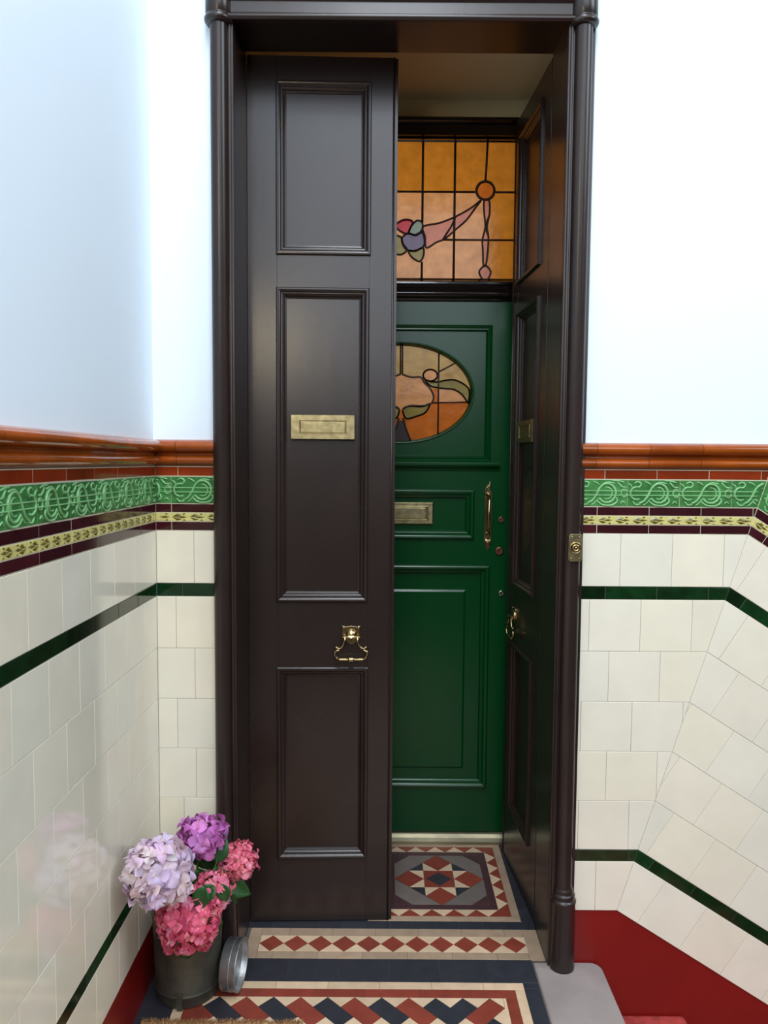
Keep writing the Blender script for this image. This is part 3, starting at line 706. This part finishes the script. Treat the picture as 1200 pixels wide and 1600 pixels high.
ph_ = m_.build('pull_handle', BRASS2, gd); ph_['label'] = 'long ornate brass pull handle'
m_ = MB(); ps = [(hx, GY - .008, 1.408), (hx, GY - .034, 1.402), (hx - .003, GY - .055, 1.378), (hx - .005, GY - .060, 1.330), (hx - .003, GY - .055, 1.282), (hx, GY - .034, 1.256), (hx, GY - .008, 1.248)]
m_.tube(ps, [.006, .0045, .005, .0065, .005, .0045, .006], 12); m_.build('grip', BRASS2, ph_)
for (lx, lz, r_, mt, nm) in ((.460, 1.308, .0125, BRONZE, 'lock_cylinder'), (.455, 1.184, .0175, BRONZE, 'lock_cylinder'), (.466, 1.016, .0125, CHROME, 'lock_cylinder')):
    m_ = MB(); m_.lathe([(r_, .001), (r_, -.004), (r_ * .8, -.007), (r_ * .55, -.006), (.0001, -.0065)], (lx, GY, lz), 'y', 24); lo = m_.build(nm, mt, gd)
    m_ = MB(); m_.box(lx - .0016, lx + .0016, GY - .0078, GY - .006, lz - .006, lz + .006); m_.build('keyhole', DARK, lo)

# ------------------------------------------------------------------ stained glass
def raster(mb, shapes, box, y, st=.0022, dx=.0011):
    """glass sheet cut from flat pieces: the last shape that holds a point gives its colour"""
    x0, x1, z0, z1 = box; nz = int((z1 - z0) / st) + 1; nx_ = int((x1 - x0) / dx)
    bb = [(min(p[0] for p in s_), max(p[0] for p in s_)) for s_, _ in shapes]
    for j in range(nz):
        za = z0 + j * st; zb_ = min(za + st, z1)
        if zb_ - za < 1e-5: continue
        zm = (za + zb_) / 2; ivs = []
        for s_, mi in shapes:
            xs = []
            for i in range(len(s_)):
                p, q_ = s_[i], s_[(i + 1) % len(s_)]
                if (p[1] > zm) != (q_[1] > zm): xs.append(p[0] + (zm - p[1]) / (q_[1] - p[1]) * (q_[0] - p[0]))
            xs.sort(); ivs += [(xs[i], xs[i + 1], mi) for i in range(0, len(xs) - 1, 2)]
        cuts = sorted({max(x0, min(x1, v_)) for a, b_, _ in ivs for v_ in (a, b_)}); 
        for a, b_ in zip(cuts, cuts[1:]):
            if b_ - a < 1e-5: continue
            m__ = (a + b_) / 2; c_ = [mi for p, q_, mi in ivs if p <= m__ < q_]
            if c_: mb.add([(a, y, za), (b_, y, za), (b_, y, zb_), (a, y, zb_)], [(0, 1, 2, 3)], c_[-1])
def pane(mb, pts, mi, y, t_=.003):
    mb.prism(pts, y, y + t_, mi)
def came(mb, pts, r_, y, closed=False): mb.tube([(x, y, z) for x, z in pts], r_, 6, closed=closed)
# fanlight: coordinates of the pattern measured across the pane
FX = lambda px: .140 + (610 + px / 5.714 - 660.8) * .00239
FZ = lambda py: 2.574 - (180 + py / 5.714 - 292.9) * .00236
Fp = lambda L: [(FX(a), FZ(b_)) for a, b_ in L]
GYF = GY + .040
fw = empty('window_1', (0, 0, 0)); tag(fw, 'leaded stained glass fanlight in amber above the green door', 'window', kind='structure')
m_ = MB(); GM = [G_AMBER, G_PEACH_REFL, G_PINK, G_RED, G_BLUE, G_TEAL, G_KHAKI, G_OCHRE, G_ORANGE]
xs_ = [-.385, -.360, -.235, -.110, .015, .140, .264, .389, .512]; zs_ = [2.232, 2.393, 2.574, 2.775]
grid_ = []
for i in range(len(xs_) - 1):
    for j in range(3): grid_.append(([(xs_[i], zs_[j]), (xs_[i + 1], zs_[j]), (xs_[i + 1], zs_[j + 1]), (xs_[i], zs_[j + 1])], 0 if (j == 2 or i >= 7) else 1))  # lower panes pinker: reflected brightness put into the glass colour
shapes = []
S_scroll = smooth(Fp([(830, 720), (740, 790), (600, 870), (450, 930), (300, 965), (318, 1060), (330, 1160), (420, 1110), (500, 1075), (600, 990), (700, 900), (780, 790)]), 5, True)
shapes.append((S_scroll, 2)); circ = [(FX(870) + .0345 * math.cos(a * math.pi / 14), FZ(632) + .0345 * math.sin(a * math.pi / 14)) for a in range(28)]; shapes.append((circ, 8))
drop = smooth(Fp([(860, 725), (905, 725), (912, 840), (890, 960), (905, 1060), (900, 1200), (885, 1310), (862, 1310), (855, 1180), (850, 1080), (875, 960), (862, 840)]), 4, True); shapes.append((drop, 2))
bud = smooth(Fp([(880, 1320), (930, 1370), (915, 1430), (880, 1465), (845, 1430), (825, 1370)]), 5, True); shapes.append((bud, 2))
rose = smooth(Fp([(80, 920), (140, 900), (200, 920), (180, 980), (150, 1030), (90, 1010), (40, 960)]), 5, True)
teal = smooth(Fp([(190, 960), (240, 910), (290, 930), (285, 1000), (225, 1040), (170, 1020)]), 5, True)
blue = smooth(Fp([(110, 1060), (160, 1030), (230, 1045), (290, 1020), (312, 1090), (300, 1150), (210, 1190), (140, 1170), (105, 1110)]), 5, True)
khaki = smooth(Fp([(165, 1190), (230, 1190), (300, 1160), (305, 1230), (270, 1285), (200, 1250)]), 5, True)
khaki2 = smooth(Fp([(0, 1060), (90, 1060), (110, 1120), (150, 1180), (90, 1225), (10, 1190)]), 5, True)
shapes += [(rose, 3), (teal, 5), (blue, 4), (khaki, 6), (khaki2, 6)]
mirr = 2 * .064
for s_, mi in list(shapes): shapes.append(([(mirr - x, z) for x, z in s_], mi)) if s_ in (S_scroll, circ, drop, bud) else None
shapes.sort(key=lambda t__: t__[1] in (3, 4, 5, 6))
raster(m_, grid_ + shapes, (-.385, .512, 2.232, 2.775), GYF)
m_.build('glass_pane', GM, fw)
m_ = MB()
for x in xs_[1:-1]:
    if abs(x - .389) < .01:
        came(m_, [(x, 2.772), (FX(870), FZ(545))], .0042, GYF - .003)
    elif abs(x - .140) < .01: came(m_, [(x, 2.772), (x, FZ(930))], .0046, GYF - .003); came(m_, [(x, FZ(1290)), (x, 2.234)], .0046, GYF - .003)
    else: came(m_, [(x, 2.772), (x, 2.234)], .0046, GYF - .003)
came(m_, [(-.385, 2.574), (FX(775), 2.574)], .0042, GYF - .003); came(m_, [(FX(965), 2.574), (.512, 2.574)], .0042, GYF - .003)
came(m_, [(-.385, 2.393), (-.0, 2.393)], .0038, GYF - .003); came(m_, [(FX(480), 2.393), (.512, 2.393)], .0038, GYF - .003)
for s_, mi in shapes: came(m_, s_, .0036 if mi != 8 else .0052, GYF - .0045, True)
came(m_, Fp([(600, 870), (560, 960), (480, 1085)]), .0034, GYF - .0045)
came(m_, smooth(Fp([(912, 840), (880, 960), (905, 1060)]), 5), .0028, GYF - .0048)
m_.build('lead_came', LEAD, fw)
m_ = MB(); m_.ring((-.383, .509, 2.236, 2.770), [(0, .0), (.004, .010), (.010, .004)], GYF); m_.build('window_frame', BLACKBR, fw)

# oval light in the green door
OX = lambda px: .064 + (610 + px / 8 - 627) * .00249
OZ = lambda py: 1.801 - (520 + py / 8 - 613.5) * .00250
Op = lambda L: [(OX(a), OZ(b_)) for a, b_ in L]
YG = GY + .031
m_ = MB()
ov = [(OVX + OVA * .99 * math.cos(2 * math.pi * k / 64), OVZ + OVB * .985 * math.sin(2 * math.pi * k / 64)) for k in range(64)]
xm = OX(605); xl_ = mirr - xm
left_half = lambda pl, x: clip(pl, 1, 0, x)
seg_ = clip(clip(ov, -1, 0, -xl_), 1, 0, xm)
upm = clip(seg_, 0, -1, -OZ(690)); lom = clip(clip(seg_, 0, 1, OZ(690)), 0, -1, -OZ(700)); bot = clip(seg_, 0, 1, OZ(700))
base__ = [(upm, 7), (lom, 1), (bot, 8)]
for sgn in (1, -1):
    f = (lambda pl: clip(pl, -1, 0, -xm)) if sgn == 1 else (lambda pl: clip(pl, 1, 0, xl_))
    s2 = f(ov); base__ += [(clip(s2, 0, -1, -OZ(650)), 7), (clip(clip(s2, 0, 1, OZ(650)), 0, -1, -OZ(860)), 1), (clip(s2, 0, 1, OZ(860)), 8)]
centre_bowl = smooth(Op([(145, 515), (260, 550), (380, 550), (430, 620), (500, 690), (545, 790), (510, 880), (400, 905), (250, 905), (155, 950)]), 6)
cb = centre_bowl + [(mirr - x, z) for x, z in centre_bowl[::-1]]
band = smooth(Op([(440, 590), (520, 605), (605, 605), (700, 585), (800, 580), (900, 620), (990, 700), (985, 860), (960, 840), (900, 760), (800, 700), (700, 690), (600, 680), (500, 655)]), 4, True)
disc = [(OX(500) + .028 * math.cos(a * math.pi / 12), OZ(525) + .0225 * math.sin(a * math.pi / 12)) for a in range(24)]
lwr = smooth(Op([(160, 950), (250, 910), (400, 915), (500, 880), (440, 990), (320, 1040), (200, 1065)]), 5, True)
mid_low = clip(clip(clip(ov, 1, 0, OX(595)), -1, 0, -OX(190)), 0, 1, OZ(890))
base_ = smooth(Op([(100, 1360), (150, 1080), (180, 1100), (190, 1200), (260, 1360)]), 4)
oshape = [(cb, 1)] + [(s_, mi) for a, mi in ((band, 6), (disc, 1), (lwr, 6)) for s_ in (a, [(mirr - x, z) for x, z in a])]
raster(m_, base__ + oshape, (OVX - OVA, OVX + OVA, OVZ - OVB, OVZ + OVB), YG)
wi = m_.build('oval_light', GM, gd); wi['label'] = 'oval stained glass light'
m_ = MB(); yl = YG - .0045
for mm in (lambda L: L, lambda L: [(mirr - x, z) for x, z in L]):
    for L, r_ in ((Op([(605, 230), (605, 1290)]), .0032), (Op([(148, 120), (148, 515)]), .003), (Op([(530, 868), (985, 855)]), .0028), (Op([(610, 480), (800, 378)]), .0028), (centre_bowl, .0034),
                  (band, .003), (disc, .0032), (lwr, .0032), (smooth(Op([(165, 1060), (195, 1180), (260, 1340)]), 5), .004)): came(m_, mm(L), r_, yl, closed=False)
    came(m_, mm(band) + [mm(band)[0]], .003, yl); came(m_, mm(disc) + [mm(disc)[0]], .0032, yl); came(m_, mm(lwr) + [mm(lwr)[0]], .0032, yl)
m_.prism([(mirr / 2 - .05, OVZ - OVB + .004), (mirr / 2 + .035, OVZ - OVB + .004), (OX(165), OZ(1090)), (OX(120), OZ(1090))], YG - .005, YG - .001)
m_.build('lead_came', LEAD, wi)

# ------------------------------------------------------------------ things on the landing
INNER = (.10, .75, .5)
def petal(mb, c, nrm, d, L, W, cup, mi, tint, curl=0.0):
    """rounded petal from centre c towards d on plane nrm"""
    s = nrm.cross(d).normalized(); rows = [(0, .10, 0), (.30, .62, .10), (.62, 1.0, .10), (.88, .72, -.02), (1.02, .22, -.12)]
    vs = []
    for t_, w_, h in rows:
        for k in (-1, 0, 1):
            edge = abs(k); p = c + d * (L * t_ * (1 if edge == 0 else .93)) + s * (k * W * w_ * .5) + nrm * (L * (h * cup + .16 * edge * cup * w_) - curl * L * t_ * t_)
            vs.append(p)
    fs = [(r_ * 3 + k, r_ * 3 + k + 1, r_ * 3 + 4 + k, r_ * 3 + 3 + k) for r_ in range(4) for k in range(2)]
    tl = [tuple(c_ * (1 + g_ * k_) for c_, k_ in zip(tint, INNER)) for g_ in (1, .45, .05, -.12) for _ in (0, 1)]
    mb.add(vs, fs, mi, tl, True)
def flower_head(name, label, c, rad, count, size, mats, pal, squash=(1, 1, 1), parent=None, face=None):
    mb = MB(); c = Vector(c)
    ga = math.pi * (3 - 5 ** .5)
    for i in range(count):
        z = 1 - 2 * (i + .5) / count; r_ = math.sqrt(1 - z * z); a = i * ga
        n_ = Vector((r_ * math.cos(a), r_ * math.sin(a), z)); n_ = (n_ + Vector((rnd(.22), rnd(.22), rnd(.22)))).normalized()
        p = c + Vector((n_.x * squash[0], n_.y * squash[1], n_.z * squash[2])) * rad * random.uniform(.74, 1.04)
        nn = (n_ + Vector((rnd(.6), rnd(.6), rnd(.6)))).normalized()
        u = nn.cross(Vector((0, 0, 1)) if abs(nn.z) < .9 else Vector((1, 0, 0))).normalized(); w_ = nn.cross(u); a0 = rnd(3.1)
        k = random.random(); base = pal[int(k * len(pal)) % len(pal)]; v_ = 1 + rnd(.12); tint = tuple(min(1.25, x * v_) for x in base); sz = size * random.uniform(.82, 1.15)
        for j in range(4):
            aa = a0 + j * math.pi / 2 + rnd(.12); d = u * math.cos(aa) + w_ * math.sin(aa)
            petal(mb, p + nn * .0005 * (j % 2), (nn + Vector((rnd(.1), rnd(.1), rnd(.1)))).normalized(), d, sz, sz * random.uniform(.95, 1.15), random.uniform(.6, 2.2), 0, tuple(x * (1 + rnd(.06)) for x in tint), rnd(.35))
        mb.tube([p - nn * .004, p + nn * .0025], [.0009, .0011], 5, 1)
    # inner core of stalks keeps the head from being see-through
    for i in range(60):
        z = 1 - 2 * (i + .5) / 60; r_ = math.sqrt(1 - z * z); a = i * ga; n_ = Vector((r_ * math.cos(a) * squash[0], r_ * math.sin(a) * squash[1], z * squash[2]))
        mb.tube([c, c + n_ * rad * .80], [.0012, .0009], 4, 2, cap=False)
    mb.lathe([(rad * .66 * math.sin(math.pi * i / 10) * 1.0 + 1e-4, -rad * .66 * squash[2] * math.cos(math.pi * i / 10)) for i in range(11)], tuple(c), n=16, mi=0)
    o = mb.build(name, mats, parent); o['label'] = label
    return o
def petmat(name, rgb, deep): return mat(name, rgb, .55, tint=True, trans=.22)
P_LILAC = petmat('lilac_petals', (226, 206, 224), 0); P_MAG = petmat('magenta_petals', (204, 124, 192), 0); P_PINK = petmat('pink_petals', (238, 112, 142), 0); P_PINK2 = petmat('pink_small_petals', (232, 112, 136), 0)
EYE = mat('floret_eye', (214, 190, 120), .6); CORE = mat('stalk_green', (84, 96, 52), .7)
pot = empty('potted_hydrangea', (0, 0, 0)); tag(pot, 'bunch of lilac, magenta and pink hydrangeas in a dull metal pot', 'potted flowers')
PX, PY, PR = -.558, -.128, .097
m_ = MB()
m_.lathe([(.086, .0), (.088, .004), (.090, .010), (.092, .030), (.0935, .033), (.0955, .036), (.0935, .039), (.092, .042), (.096, .150), (.098, .235), (.101, .240), (.101, .247), (.097, .250), (.093, .246), (.090, .20), (.088, .05), (.0001, .045)], (PX, PY, 0), n=48)
m_.box(PX - .008, PX + .008, PY - .0975, PY - .088, .004, .052)
pm = m_.build('metal_pot', GALV, pot); pm['label'] = 'dull weathered zinc pot'
m_ = MB(); m_.lathe([(.088, .200), (.06, .208), (.0001, .212)], (PX, PY, 0), n=24); m_.build('soil', mat('soil', (50, 40, 30), .95, noise=(60, .4), bump=(80, .6)), pot)
heads = [('lilac', (-.566, -.37, .486), .082, 95, .028), ('magenta', (-.488, -.235, .512), .056, 34, .029), ('pinkr', (-.399, -.20, .424), .053, 100, .014), ('front', (-.511, -.305, .318), .080, 120, .021), ('lobe', (-.455, -.262, .374), .048, 52, .019)]
m_s = {'lilac': ('pale lilac hydrangea head', [P_LILAC, EYE, CORE], [(1, 1, 1), (1, .96, .95), (.92, .90, 1.05), (1.0, .92, .86), (.95, .9, 1), (.85, .80, 1.0), (1.05, 1.06, .95)]),
       'magenta': ('magenta purple hydrangea head', [P_MAG, EYE, CORE], [(1, 1, 1), (.8, .6, .8), (1.1, 1.35, 1.25), (.9, .7, .8), (1.2, 2.2, 1.45)]),
       'pinkr': ('coral pink hydrangea head at the right', [P_PINK2, EYE, CORE], [(1, 1, 1), (.9, .7, .8), (1.05, 1.6, 1.3), (.95, 1.2, 1.0)]),
       'front': ('big rose pink hydrangea head in front', [P_PINK, EYE, CORE], [(1, 1, 1), (.9, .65, .75), (1.05, 1.7, 1.4), (.85, .55, .7), (1.0, 1.3, 1.0)]),
       'lobe': ('smaller rose pink hydrangea head', [P_PINK, EYE, CORE], [(1, 1, 1), (.95, .8, .85), (1.05, 1.8, 1.5), (1.0, 1.3, 1.0)])}
sq = {'lilac': (1, .85, .95), 'magenta': (1, .9, .8), 'pinkr': (1, .9, .95), 'front': (1, .85, .98), 'lobe': (.95, .9, .95)}
for k_, c_, r_, n_, sz in heads:
    INNER = {'lilac': (.05, .04, -.02), 'magenta': (.1, .3, .12)}.get(k_, (.10, .75, .5))
    lb, mm_, pal = m_s[k_]; flower_head('flower_head', lb, c_, r_, n_, sz, mm_, pal, sq[k_], pot)
    m_ = MB(); b0 = Vector((PX + (c_[0] - PX) * .3, PY + (c_[1] - PY) * .15, .205)); c1 = Vector(c_)
    m_.tube([b0.lerp(c1, t_) + Vector((0, 0, .05 * math.sin(math.pi * t_))) for t_ in (0, .25, .5, .75, 1)], .0032, 8); m_.build('stem', STEM, pot)
def leaf(c, d, nrm, L, W, droop=.25):
    d = Vector(d).normalized(); nrm = Vector(nrm).normalized(); s = nrm.cross(d).normalized(); nrm = d.cross(s)
    mb = MB(); n_ = 9; vs = []
    for i in range(n_ + 1):
        t_ = i / n_; w_ = W * .5 * (math.sin(math.pi * min(1, t_ * .97 + .03) ** .8)) * (1 + .06 * (i % 2))
        for k, q_ in ((-2, .0), (-1, .0), (0, -.0), (1, 0), (2, 0)):
            p = Vector(c) + d * L * t_ + s * (k / 2 * w_) + nrm * (abs(k) / 2 * w_ * .35 - droop * L * t_ * t_ - (.0015 if k == 0 else 0)); vs.append(p)
    mb.add(vs, [(i * 5 + k, i * 5 + k + 1, i * 5 + 6 + k, i * 5 + 5 + k) for i in range(n_) for k in range(4)], 0, (1, 1, 1), True)
    o = mb.build('leaf', LEAF, pot); s_ = o.modifiers.new('thick', 'SOLIDIFY'); s_.thickness = .0006
    # petiole back towards the pot
    m2 = MB(); c = Vector(c); b0 = Vector((PX + (c.x - PX) * .35, PY + (c.y - PY) * .3, .205)); m2.tube([b0, b0.lerp(c, .5) + Vector((0, 0, .02)), c + d * .006], .0018, 6); m2.build('petiole', STEM, o)
for c_, d_, nn_, L_, W_ in (((-.505, -.19, .48), (.25, 0, -1), (0, -1, .2), .11, .075), ((-.445, -.17, .46), (-.25, 0, -1), (.1, -1, .2), .10, .07), ((-.462, -.330, .425), (-.2, -.2, -1), (-.1, -1, .3), .065, .046), ((-.440, -.30, .408), (-.7, -.3, -.5), (.1, -1, .5), .055, .042), ((-.425, -.285, .405), (.3, -.2, -1), (.1, -1, .3), .05, .038), ((-.447, -.245, .445), (.3, .1, 1), (.2, -1, .1), .075, .045), ((-.500, -.245, .425), (.4, -.1, -1), (0, -1, .4), .085, .060), ((-.455, -.235, .425), (.5, -.1, -.9), (.1, -1, .4), .075, .050),
                            ((-.420, -.225, .375), (.9, -.1, -.5), (.1, -1, .3), .070, .050), ((-.540, -.255, .405), (.1, -.2, -1), (-.1, -1, .3), .095, .060), ((-.515, -.265, .38), (-.6, -.1, -.5), (-.2, -1, .4), .08, .055),
                            ((-.600, -.18, .275), (-.8, -.1, -.8), (-.2, -1, .5), .060, .050), ((-.415, -.20, .34), (.3, .0, -1), (.3, -1, .1), .05, .016), ((-.47, -.25, .30), (.5, .0, -1), (.2, -1, .2), .07, .05),
                            ((-.535, -.262, .245), (.1, -.05, -1), (0, -1, .1), .075, .062)):
    leaf(c_, d_, nn_, L_, W_)
# tin on its side
t_ = empty('metal_tin', (-.428, -.124, 0)); t_.rotation_euler = (0, 0, R(-6)); tag(t_, 'shallow round galvanised tin standing on its rim beside the flower pot', 'tin')
m_ = MB(); rr_ = .0695; m_.lathe([(.0001, -.023), (rr_ - .003, -.023), (rr_, -.020), (rr_, .020), (rr_ + .0018, .022), (rr_ + .0012, .0245), (rr_ - .0015, .024), (rr_ - .0022, .020), (rr_ - .0022, -.018), (.0001, -.019)], (0, 0, rr_ + .0018), 'x', 48)
m_.build('tin_body', GALV2, t_)
m_ = MB(); m_.lathe([(rr_ - .001, -.0016), (rr_ + .0010, -.0004), (rr_ + .0010, .0004), (rr_ - .001, .0016)], (.004, 0, rr_ + .0018), 'x', 48); m_.build('seam', GALV2, t_)
# coir mat
m_ = MB(); nx, ny = 150, 40; mx0, mx1, my0, my1 = -.648, -.206, -.86, -.268
vs = []
for j in range(ny + 1):
    for i in range(nx + 1):
        e_ = (i in (0, nx)) or (j in (0, ny)); vs.append((mx0 + (mx1 - mx0) * i / nx + rnd(.002), my0 + (my1 - my0) * j / ny + rnd(.003), .001 if e_ else .016 + rnd(.003)))
m_.add(vs, [(j * (nx + 1) + i, j * (nx + 1) + i + 1, (j + 1) * (nx + 1) + i + 1, (j + 1) * (nx + 1) + i) for j in range(ny) for i in range(nx)], 0)
for i in range(2200):
    x = random.uniform(mx0 + .003, mx1 - .003); y = my1 - .004 - abs(random.gauss(0, .02)); m_.tube([(x, y, .010), (x + rnd(.003), y + rnd(.004), .020 + rnd(.003))], [.0009, .0004], 3, 0, cap=False)
o = m_.build('doormat', COIR); tag(o, 'pale brown coir doormat on the tiled floor, at the lower edge', 'doormat')
